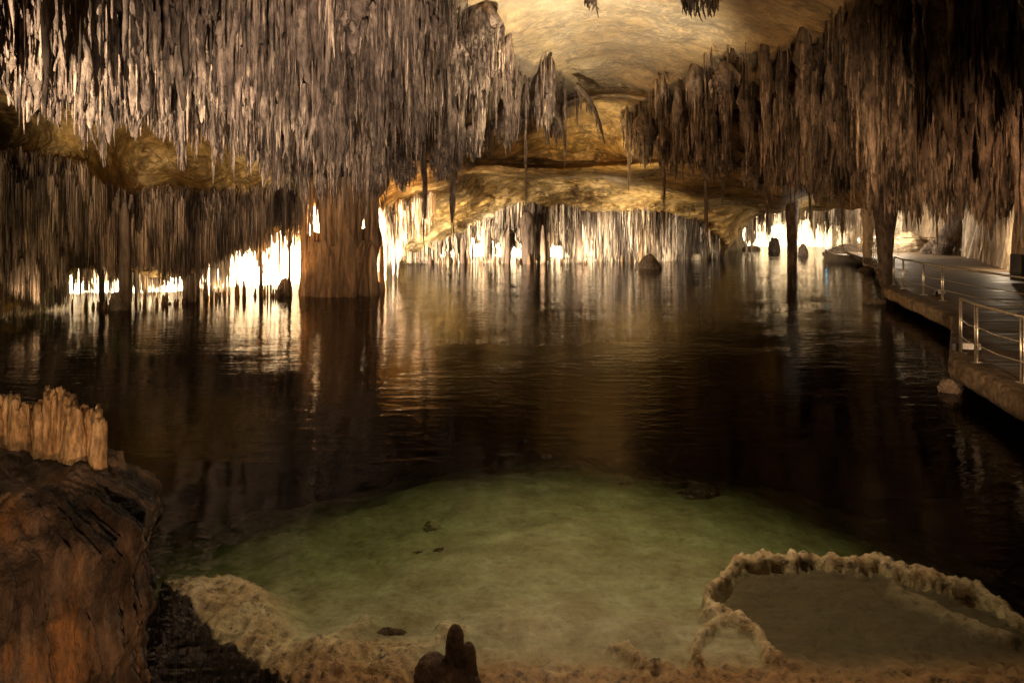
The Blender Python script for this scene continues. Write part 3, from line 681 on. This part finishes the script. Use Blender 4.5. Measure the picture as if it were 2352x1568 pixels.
blob(433, 694, wd(692), 18, 32, 'narrow boulder at the foot of the pair-wide column', M_boul, 4, pw=.8)
blob(640, 680, wd(678), 14, 14, 'small stone beside the rounded boulder near the great column', M_boul, 5)
blob(858, 672, wd(668), 30, 26, 'golden lit boulder at the right foot of the great column', M_boulp, 6, amp=.35)
blob(700, 676, wd(672), 30, 20, 'low rock shelf at the left foot of the great column', M_boul, 7, amp=.3)
blob(1600, 600, wd(596), 22, 14, 'small pale rock at the water edge left of the brown slope', M_boulp, 8)
blob(1778, 572, 58, 26, 32, 'dark craggy rock silhouetted in the bright far right grotto', M_boul, 9, amp=.4)
blob(1845, 580, 52, 22, 26, 'blunt dark rock right of the straight column in the far grotto', M_boul, 10)
blob(1944, 580, 50, 100, 26, 'jumble of dark rocks behind the moored boat', M_boul, 11, depth=40, amp=.5)
blob(1990, 622, 38, 36, 11, 'flat dark rock in the water beside the walkway', M_boul, 12, depth=20)
blob(2010, 694, 24.2, 52, 13, 'flat rock jutting into the lake under the walkway corner', M_boul, 13, depth=18)
blob(2184, 912, 12.3, 56, 30, 'brown craggy rock propping the near walkway corner', M_boul, 14, depth=30, amp=.4)
blob(1725, 575, 60, 40, 10, 'low pale ledge at the left mouth of the far right grotto', M_boulp, 15, depth=40)
def spike(seed, mat):
    g = np.random.RandomState(seed); K, S = 14, 9
    t = np.linspace(0, 1, K)[:, None]; a = np.linspace(0, 2*np.pi, S, endpoint=False)[None]
    r = .16*((1-t)**.6*.8+.2*(t < .98))*(1+.3*fbm(np.cos(a)*2+seed, np.sin(a)*2, t*5, 3, seed))
    V = np.stack([r*np.cos(a), r*np.sin(a), t+0*a], -1); V[0, :, 2] = -.5
    return mesh('stalagmite', V, gridF(K, S, True), mat, {'tint': np.full(K*S, .45)})
SP = [spike(i, M_col) for i in range(5)]
g = np.random.RandomState(77)
for lb, gp, x0, x1, yb, n, hr in [
    ('small dark stalagmite standing in the water at the leftmost bright grotto', 'stalagmites at the leftmost grotto', 165, 275, 708, 14, (10, 34)),
    ('short stalagmite in the water between the left grotto columns', 'stalagmites between the left columns', 300, 425, 700, 14, (8, 40)),
    ('golden stalagmite standing before the white grotto left of the great column', 'stalagmites at the white grotto', 470, 640, 682, 26, (14, 60)),
    ('tiny stalagmite in the water under the far middle curtain', 'stalagmites of the far middle shore', 960, 1500, 604, 40, (8, 34))]:
    for i in range(n):
        y = yb+g.uniform(-4, 3)-(x0 == 470)*0; D = wd(y); x = g.uniform(x0, x1)
        o = link('stalagmite', SP[g.randint(5)], loc=((x-CX)/FP*D, D, -.05))
        hh = g.uniform(*hr)/FP*D; w = g.uniform(5, 10)/FP*D/.32
        o.scale = (w, w, hh); o.rotation_euler = (0, 0, g.uniform(0, 6)); tag(o, lb, 'stalagmite', gp)

# ---------------------------------------------------------------- foreground rocks
K, S = 300, 620
u = np.linspace(0, 1, K)
prof_z = np.array([-1.0, .0, .55, .72, .92, 1.24, 1.42, 1.53, 1.68, 1.78, 1.85, 1.88, 1.89, 1.89])
prof_r = np.array([1.15, 1.05, 1.0, .97, 1.02, 1.00, 1.06, 1.09, .99, .92, .84, .6, .3, .01])
s = np.concatenate([[0], np.cumsum(np.hypot(np.diff(prof_z), np.diff(prof_r)))]); s /= s[-1]
zz = np.interp(u, s, prof_z)[:, None]; rr = np.interp(u, s, prof_r)[:, None]
a = np.linspace(0, 2*np.pi, S, endpoint=False)[None]
ca, sa = np.cos(a)*rr, np.sin(a)*rr
side = sst(1.86, 1.5, zz)
fl = fbm(np.cos(a)*7, np.sin(a)*7, zz*.45, 3, 81, True)            # drapery folds running down the flanks
fl2 = fbm(np.cos(a)*20, np.sin(a)*20, zz*1.2, 3, 82, True)
kn = fbm(ca*6, sa*6, zz*6, 4, 83); kn2 = fbm(ca*22, sa*22, zz*22, 3, 84)
ruff = .06*np.sin(zz*46+3*fbm(ca*3, sa*3, 0, 2, 86))*np.exp(-((zz-1.5)/.12)**2)*sst(-.3, .4, fbm(np.cos(a)*4, np.sin(a)*4, 3, 2, 87))
R_ = rr-.02+np.minimum(rr, 1)*(side*(.15*fl+.05*fl2)+.045*kn+.02*kn2+ruff)
zt = zz+(1-side)*(.09*fbm(ca*3, sa*3, 0, 4, 88)+.03*kn2)-.06*(1-side)*ca-.09*(1-side)*np.maximum(sa, 0)
bx, by = -3.12, 3.62
V = np.stack([bx+R_*np.cos(a), by+.85*R_*np.sin(a), zt+0*a], -1)
rock_o = link('dripstone_mound', mesh('dripstone_mound', V, gridF(K, S, True), M_near))
tag(rock_o, 'big rust and black dripstone mound with folded flanks in the left foreground', 'rock')
J = Join(); g = np.random.RandomState(8)
crx = np.array([-80, 0, 36, 40, 92, 108, 160, 168, 220, 232.]); cry = np.array([930, 915, 915, 938, 934, 905, 905, 938, 944, 952.])
for i in range(84):
    px_ = -70+i*3.6; D = 3.90+.05*math.sin(i*.35)+g.uniform(-.015, .015)
    top = P(px_, np.interp(px_, crx, cry)+g.uniform(-6, 16), D); H = top[2]-1.5
    K2, S2 = 40, 22; t = np.linspace(0, 1, K2)[:, None]; a = np.linspace(0, 2*np.pi, S2, endpoint=False)[None]
    r = g.choice([.014, .02, .026, .032])*(1.7-.8*t)*(1+.35*fbm(np.cos(a)*1.5+i, np.sin(a)*1.5, t*5, 4, 90+i)+.14*fbm(np.cos(a)*5+i, np.sin(a)*5, t*25, 2, 91+i))
    r[-1] *= .02; zz_ = 1.5+t*H; zz_[-1] = zz_[-2]
    V = np.stack([top[0]+(r*np.cos(a))+.02*(t-1)*g.uniform(-1, 1), top[1]+r*np.sin(a)*1.4, zz_+.05*sst(.75, 1, t)*np.cos(a+i*1.3)*g.uniform(.3, 1)+.03*(t > .85)*fbm(np.cos(a)*3, np.sin(a)*3, i, 2, 7)], -1)
    J.add(V, gridF(K2, S2, True), .5)
c = link('broken_crown', J.mesh('broken_crown', M_crown), rock_o); c['label'] = 'jagged amber crown of broken dripstone plates'
V, F = None, None
# small pale shoulder behind the crown
u = np.linspace(0, 1, 40)[:, None]; a = np.linspace(0, 2*np.pi, 60, endpoint=False)[None]
rr = np.cos(u*np.pi/2); k = 1+.3*fbm(rr*np.cos(a)*2, rr*np.sin(a)*2, u*2, 4, 99)
px0, py0, pz0 = P(245, 1085, 4.0)
link('shoulder', mesh('shoulder', np.stack([px0+.10*rr*np.cos(a)*k, py0+.12*rr*np.sin(a)*k, pz0-.05+.18*np.sin(u*np.pi/2)*k], -1), gridF(40, 60, True), M_near), rock_o)

J = Join()
def lump(x, y, z0, z1, r0, r1, seed, S=40, K=60):
    t = np.linspace(0, 1, K)[:, None]; a = np.linspace(0, 2*np.pi, S, endpoint=False)[None]
    rr = (r0+(r1-r0)*t)*np.sqrt(np.clip(1-np.clip((t-.86)/.14, 0, 1)**2, 0, 1))+.0005
    k = 1+.28*fbm(np.cos(a)*1.4+seed, np.sin(a)*1.4, t*(z1-z0)*7, 4, seed)+.08*fbm(np.cos(a)*5+seed, np.sin(a)*5, t*(z1-z0)*40, 2, seed+1)
    J.add(np.stack([x+rr*np.cos(a)*k, y+rr*np.sin(a)*k, z0+(z1-z0)*t+0*a], -1), gridF(K, S, True), .5)
lump(-.283, 3.5, .4, 1.09, .075, .042, 1); lump(-.395, 3.48, .2, .955, .14, .085, 2); lump(-.30, 3.5, -.9, .93, .34, .14, 3); lump(-.22, 3.52, .3, .99, .08, .035, 4)
tag(link('stalagmite', J.mesh('stalagmite', M_stump)), 'black stubby two-lobed stalagmite at the bottom centre edge', 'stalagmite')
for x, y, z, w, h_, m_, lb in [(992, 1205, -.5, 52, 26, M_boulp, 'pale round stone lying on the green lake floor'), (1440, 1132, -.8, 50, 24, M_boulp, 'faint pale stone on the far edge of the green shelf'),
                           (962, 1262, -.45, 44, 16, M_stump, 'dark flat lump for a hollow in the green floor nearer than the pale stone'), (1012, 1266, -.45, 40, 16, M_stump, 'dark slanting lump for the hollow beside its twin in the green floor'),  # added lumps, black stone standing in for two dark hollows
                           (1605, 1160, -.8, 90, 36, M_stump, 'ragged black rock at the far right edge of the green shelf'),
                           (905, 1462, -.2, 90, 24, M_stump, 'dark lump for the hollow between the crust lumps at bottom')]:  # last one: dark lump added where the crust only has a hollow
    D = (CZ-z)*FP/(y-HZ); j = np.argmin(abs(YS-D)); i = np.argmin(abs(XS-(x-CX)/FP*D)); z = h[j, i]+.0
    blob(x, y, D, w, h_, lb, m_, int(x), name='stone', cat='stone', zb=z-.06, amp=.45, res=30)

# ---------------------------------------------------------------- walkway with rails
FZ = .60
edge = [(5.2, 2.0), (7.05, 9.6), (7.75, 12.35), (10.75, 17.0), (12.75, 23.8), (19.2, 37.0), (22.5, 47.0)]
# densify and roughen
E = []
for i in range(len(edge)-1):
    (x0, y0), (x1, y1) = edge[i], edge[i+1]; nseg = max(2, int(math.hypot(x1-x0, y1-y0)/.12))
    for k in range(nseg): E.append((x0+(x1-x0)*k/nseg, y0+(y1-y0)*k/nseg))
E.append(edge[-1]); E = np.array(E)
rows = []
for off, z in [(40, FZ), (1.1, FZ), (.5, FZ), (.16, FZ+.02), (.03, FZ+.01), (0, FZ-.02), (0, FZ-.12), (0, FZ-.23), (.02, FZ-.33), (.5, FZ-.35), (40, FZ-.35)]:
    nx = fbm(E[:, 0]*1.3, E[:, 1]*1.3, z*3, 4, 111)*.05+fbm(E[:, 0]*5, E[:, 1]*5, z*9, 3, 112)*.03 if off < .3 else 0*E[:, 0]
    rows.append(np.stack([E[:, 0]+off+nx, E[:, 1]-.25*min(off, .5), np.full(len(E), z)+(nx*.3 if off < .3 else 0)], -1))
R_ = np.array(rows)
wk = link('walkway', None); tag(wk, 'wet concrete walkway curving along the right shore above the lake', kind='structure')
me = mesh('floor', R_[:3], gridF(3, len(E)), M_floor); link('floor', me, wk)
link('edge', mesh('edge', R_[2:], gridF(len(rows)-2, len(E)), M_edge), wk)

def railing(pts, label, cz=FZ, h=1.0, mids=(.32, .62), posts=None, thick=.02):
    root = link('railing', None, loc=(pts[0][0], pts[0][1], cz)); tag(root, label, 'railing')
    o = Vector((pts[0][0], pts[0][1], cz))
    q = [Vector((x, y, cz))-o for x, y in pts]
    J = Join(); J.add(*tube([p+Vector((0, 0, h)) for p in q], thick*1.5)); link('top_rail', J.mesh('top_rail', M_steel), root)
    for mz in mids:
        J = Join(); pp = []
        for i, p in enumerate(q):
            pp.append(p+Vector((0, 0, mz)))
            if i < len(q)-1: pp.append((p+q[i+1])/2+Vector((0, 0, mz-.03)))
        J.add(*tube(pp, .013)); link('cable', J.mesh('cable', M_steel), root)
    for i, p in enumerate(q):
        if posts is not None and i not in posts: continue
        d = (q[min(i+1, len(q)-1)]-q[max(i-1, 0)]).normalized()
        J = Join()
        for s_ in (-1, 1):
            b0 = p+d*.045*s_; J.add(*tube([b0+Vector((0, 0, -.03)), b0+Vector((0, 0, h-.01))], .018, 6))
        V, F = box(-.09, .09, -.07, .07, 0, .018); J.add(V+np.array(p), F)
        link('post', J.mesh('post', M_steel), root)
    return root
railing([(8.15, 12.65), (7.9, 11.85), (7.66, 10.45), (7.4, 8.9), (7.1, 7.2)], 'near section of steel railing at the right edge of the picture')
railing([(12.15, 14.6), (12.35, 17.2), (12.55, 20.3), (12.85, 21.75), (13.2, 23.5), (13.6, 24.8)], 'middle section of steel railing with three double posts over the lake edge', posts=[2, 3, 4, 5])
railing([(13.35, 25.0), (14.6, 27.4), (15.8, 29.9), (17.0, 32.4), (18.2, 34.9), (19.4, 37.4), (20.6, 40.4)], 'far section of steel railing seen end on beside the black column')
railing([(22.4, 45), (24.6, 44.4), (27.0, 44.4), (29.4, 45.2)], 'short distant railing before the pale boulders at the walkway end')

# flowstone wall right of the walkway
pl = np.array([(15.5, 17), (18.6, 24), (19.9, 27), (22.5, 32), (24.6, 36.5), (26.6, 40.8), (28.4, 46), (27.6, 50)], float)
n, m = 700, 60; s = np.linspace(0, len(pl)-1, n)
bx_ = np.interp(s, range(len(pl)), pl[:, 0])[None]; by_ = np.interp(s, range(len(pl)), pl[:, 1])[None]; v = np.linspace(0, 1, m)[:, None]
L_ = np.cumsum(np.hypot(np.diff(bx_[0], prepend=bx_[0, 0]), np.diff(by_[0], prepend=by_[0, 0])))[None]
f = .35*fbm(L_*1.3, v*1.2, 0, 4, 121)+.16*fbm(L_*4.5, v*1.0, 0, 3, 122, True)
pos = np.stack([bx_+f+.5*v, by_-.3*f+0*v, FZ-.3+v*5.2+0*bx_], -1)
tag(link('flowstone_wall', mesh('flowstone_wall', pos, gridF(m, n), M_pale, {'tint': np.broadcast_to(.5+.4*fbm(L_*3, v*.5, 0, 3, 123), (m, n))})), 'cream fluted flowstone wall right of the wet walkway', 'wall')
for x, y, D, w, h_, mt, lb, sd in [(2085, 575, 47, 90, 44, M_boulp, 'pale sloping boulder left of the walkway end', 31), (2128, 568, 49, 100, 66, M_boulp, 'large pale boulder at the end of the walkway', 32),
                                   (2148, 566, 44, 60, 30, M_boul, 'dark low boulder before the bent trunk-like column', 33), (2165, 570, 50, 60, 90, M_boulp, 'tall pale boulder farthest back at the walkway end', 34)]:
    blob(x, y, D, w, h_, lb, mt, sd, zb=FZ, amp=.35, pw=1.1)
# dark cabinet against the flowstone wall
x, y, z = P(2349, 620, 25.5)
root = link('cabinet', None, loc=(x+.2, y, FZ)); tag(root, 'dark metal cabinet at the right picture edge by the flowstone wall', 'cabinet')
J = Join(); J.add(*box(-.45, .45, -.3, .3, .08, 1.05)); link('body', J.mesh('body', M_black, False), root)
J = Join(); J.add(*box(-.41, .41, -.318, -.302, .12, 1.01)); link('door', J.mesh('door', M_black, False), root)
J = Join(); J.add(*box(.3, .34, -.35, -.32, .5, .66)); link('handle', J.mesh('handle', M_steel, False), root)
# two floor spotlights beside the rails
for px_, D, rz, lb in [(2140, 21.8, .4, 'floor spotlight lying behind the middle railing, pale housing'), (2196, 12.9, -.3, 'floor spotlight at the corner of the near railing, black box beside it')]:
    y_ = HZ+2.55*FP/D; x, y, z = P(px_, y_, D)
    root = link('floor_lamp', None, loc=(x+.25, y, FZ)); root.rotation_euler = (0, 0, rz); tag(root, lb, 'lamp')
    J = Join(); V, F = box(-.16, .16, -.10, .10, .05, .15); V[4:, 1] *= .6; J.add(V, F); link('housing', J.mesh('housing', M_lampw, False), root)
    J = Join(); J.add(*box(-.30, -.19, -.08, .08, .0, .14)); link('ballast_box', J.mesh('ballast_box', M_black, False), root)
    J = Join(); J.add(*tube([(-.19, 0, .02), (-.17, .1, .012), (-.16, 0, .06)], .008)); J.add(*box(-.14, .14, -.03, .03, 0, .05)); link('bracket', J.mesh('bracket', M_black), root)

# moored rowing boat
D = 45.5; x, y, z = P(1944, 0, D)
root = link('rowing_boat', None, loc=(x, y, .02)); tag(root, 'pale rowing boat with a tiny blue lamp moored near the far walkway', 'boat')
n, m = 26, 11; u = np.linspace(-1, 1, n)[:, None]; v = np.linspace(-1, 1, m)[None]
wdt = .55*(1-np.abs(u)**2.6)**.6+.02; zb = .42+.16*u**2
pos = np.stack([u*1.45+0*v, wdt*np.sign(v)*np.abs(v)**.6, (zb+.15)*np.abs(v)**1.8-.15], -1)
J = Join(); J.add(pos, gridF(n, m)); pin = pos*np.array([.97, .93, 1]); pin[..., 2] += .02; J.add(pin, gridF(n, m)[:, ::-1]); link('hull', J.mesh('hull', M_boat), root)
for sx in (-.75, 0, .75):
    J = Join(); J.add(*box(sx-.11, sx+.11, -.42, .42, .27, .30)); link('thwart', J.mesh('thwart', M_wood, False), root)
for s_ in (-1, 1):
    J = Join(); uu = np.linspace(-.97, .97, 30); J.add(*tube([(a_*1.45, s_*(.55*(1-abs(a_)**2.6)**.6+.02), .42+.16*a_*a_) for a_ in uu], .025, 6)); link('gunwale', J.mesh('gunwale', M_wood), root)
J = Join(); J.add(*tube([(-1.3, 0, .3), (-1.3, 0, .82)], .02, 6)); lp = link('lamp_pole', J.mesh('lamp_pole', M_black), root)
V = []; 
u = np.linspace(0, np.pi, 8)[:, None]; a = np.linspace(0, 2*np.pi, 12, endpoint=False)[None]
link('lamp_glass', mesh('lamp_glass', np.stack([-1.3+.07*np.sin(u)*np.cos(a), .07*np.sin(u)*np.sin(a), .88+.07*np.cos(u)+0*a], -1), gridF(8, 12, True), M_cyan), lp)

# ---------------------------------------------------------------- light
w = bpy.data.worlds.new('World'); sc.world = w; w.use_nodes = True
bg = w.node_tree.nodes['Background']; bg.inputs[0].default_value = (1, .60, .28, 1); bg.inputs[1].default_value = .028
WARM = (1, .78, .52); AMB = (1, .55, .2); NEU = (1, .88, .72)
def lamp(px_, py_, D, W, col=WARM, r=.15):
    l = bpy.data.lights.new('grotto_lamp', 'POINT'); l.energy = W; l.color = col; l.shadow_soft_size = r
    o = bpy.data.objects.new('grotto_lamp', l); o.location = P(px_, py_, D); COL.objects.link(o); return o
def spot(loc, target, W, col=WARM, ang=60, blend=.5, r=.1):
    l = bpy.data.lights.new('spot_lamp', 'SPOT'); l.energy = W; l.color = col; l.spot_size = math.radians(ang); l.spot_blend = blend; l.shadow_soft_size = r
    o = bpy.data.objects.new('spot_lamp', l); o.location = loc; COL.objects.link(o)
    o.rotation_euler = (Vector(target)-Vector(loc)).to_track_quat('-Z', 'Y').to_euler(); return o
spot((3.2, 8.5, 2.0), (9.0, 13.5, 1.0), 420, (1, .74, .46), 60, .9, .05)
spot((6.5, 17, 1.8), (13.0, 21.5, 1.0), 480, (1, .74, .46), 60, .9, .05)
def back(px_, py_, D, W, col=NEU, ang=125, up=.0):     # lamp turned away from the camera
    p = Vector(P(px_, py_, D)); p.z = max(p.z, .25)
    return spot(p, p+Vector((0, 1, up)), W, col, ang, .5, .12)
for a_ in [(222, 655, 25.0, 22000), (408, 665, 26.0, 8000), (575, 640, 28.6, 15000), (655, 625, 29, 17000), (330, 675, 25.2, 260, WARM), (480, 670, 26.5, 300, WARM),
           (850, 515, 34.5, 5000), (856, 640, 34.5, 4000),
           (1030, 592, 47.4, 22000), (1103, 575, 47.4, 24000), (1180, 565, 47.4, 30000), (1277, 588, 47.4, 22000), (985, 590, 47, 500, WARM), (1585, 580, 48, 1500), (1440, 590, 48, 900),
           (1745, 540, 62, 6000), (1795, 540, 62.5, 900), (1855, 525, 62.5, 7500), (1935, 545, 60, 500, WARM),
           (2150, 478, 53, 1200), (2213, 485, 52, 2600)]:
    back(*a_)
for a_ in [(755, 530, 29.0, 1400, AMB), (835, 520, 30.5, 900, AMB)]:
    lamp(*a_, r=.06)
for a_ in [(222, 655, 24.4, 150, WARM), (60, 700, 20.2, 90, WARM), (640, 640, 25.3, 90, AMB), (350, 680, 23.6, 60, WARM), (500, 670, 25.0, 60, WARM)]:
    back(*a_, ang=120, up=1.2)
for a_ in [(940, 585, 32.0, 700, WARM), (1400, 590, 42.6, 1000, NEU), (1345, 592, 43.0, 350, NEU), (1575, 592, 43.4, 420, NEU), (1110, 594, 43.0, 250, WARM), (1250, 594, 43, 200, WARM), (1480, 594, 43, 150, WARM)]:
    back(*a_, ang=95, up=.35)
for a_ in [(1988, 500, 44, 900, NEU), (2063, 515, 46, 300, WARM), (2083, 482, 50, 300, WARM), (2300, 560, 31, 130, WARM), (2213, 500, 47, 500, NEU)]:
    lamp(*a_, r=.08)
spot((.4, 1.0, 2.8), (-.32, 3.5, .9), 50, (1, .7, .42), 30, .5, .05)  # added fill spot that lifts the stump out of black
spot((-10.5, 17.5, .3), (-9.0, 24.0, 2.3), 420, (1, .62, .34), 95, .9, .1)
spot((-9.5, 21.5, .35), (-6.7, 26.2, 1.6), 160, (1, .62, .30), 60, .9, .1)  # side spot added to bring out the column's flutes
spot((-5.2, 23, .35), (-6.3, 26.2, 1.6), 70, (1, .62, .30), 60, .9, .1)
# unseen floodlights, some set over the open lake: on the mass at upper left, the vault, the right roof and the shelf
spot((-8, 3, 1.6), P(340, 110, 18), 22000, (1, .81, .60), 46, 1.0, .12)
spot((-1, 4, 1.6), P(860, 200, 23), 6500, (1, .80, .62), 60, 1.0, .12)
spot((2, 17, .5), P(1300, 60, 22), 8500, (1, .84, .60), 70, .9, .3)
spot((4, 27, .6), P(1380, 270, 34), 3200, (1, .76, .38), 50, .8, .2)
spot((7, 41, .5), P(1480, 445, 43), 900, (1, .80, .50), 90, .9, .2)
spot((4, 8, 1.5), P(1750, 300, 24), 2300, (1, .70, .42), 60, .9, .15)
spot((5, 4, 1.2), P(2100, 330, 21), 1900, (1, .62, .36), 60, .9, .15)
spot((-9, 14, .5), P(150, 330, 24), 900, (1, .76, .42), 80, .9, .3)
spot((1.2, 8.6, 6.4), (.5, 6.2, -.3), 1000, (1, .78, .50), 74, .9, .15)
spot((-1.9, 2.0, 2.7), (-2.75, 4.0, 1.9), 55, (1, .70, .40), 34, .8, .03)
spot((-.9, 1.6, 1.5), (-2.6, 3.3, 1.2), 120, (1, .58, .28), 90, .8, .05)
spot((-4.2, 5.6, 2.1), (-2.8, 4.0, 2.0), 120, (1, .55, .18), 60, .6, .05)

cam = bpy.data.cameras.new('Camera'); co = bpy.data.objects.new('Camera', cam); COL.objects.link(co); sc.camera = co
co.location = (0, 0, CZ); co.rotation_euler = (math.pi/2, 0, 0)
cam.sensor_width = 36; cam.lens = FP/2352*36; cam.shift_y = -(784-HZ)/2352; cam.clip_end = 500; cam.clip_start = .05
sc.view_settings.view_transform = 'Standard'; sc.view_settings.look = 'None'; sc.view_settings.exposure = .25; sc.view_settings.gamma = 1
sc.cycles.use_denoising = True
sc.cycles.max_bounces = 6; sc.cycles.diffuse_bounces = 3; sc.cycles.glossy_bounces = 3; sc.cycles.transparent_max_bounces = 8
sc.cycles.sample_clamp_indirect = 6.0
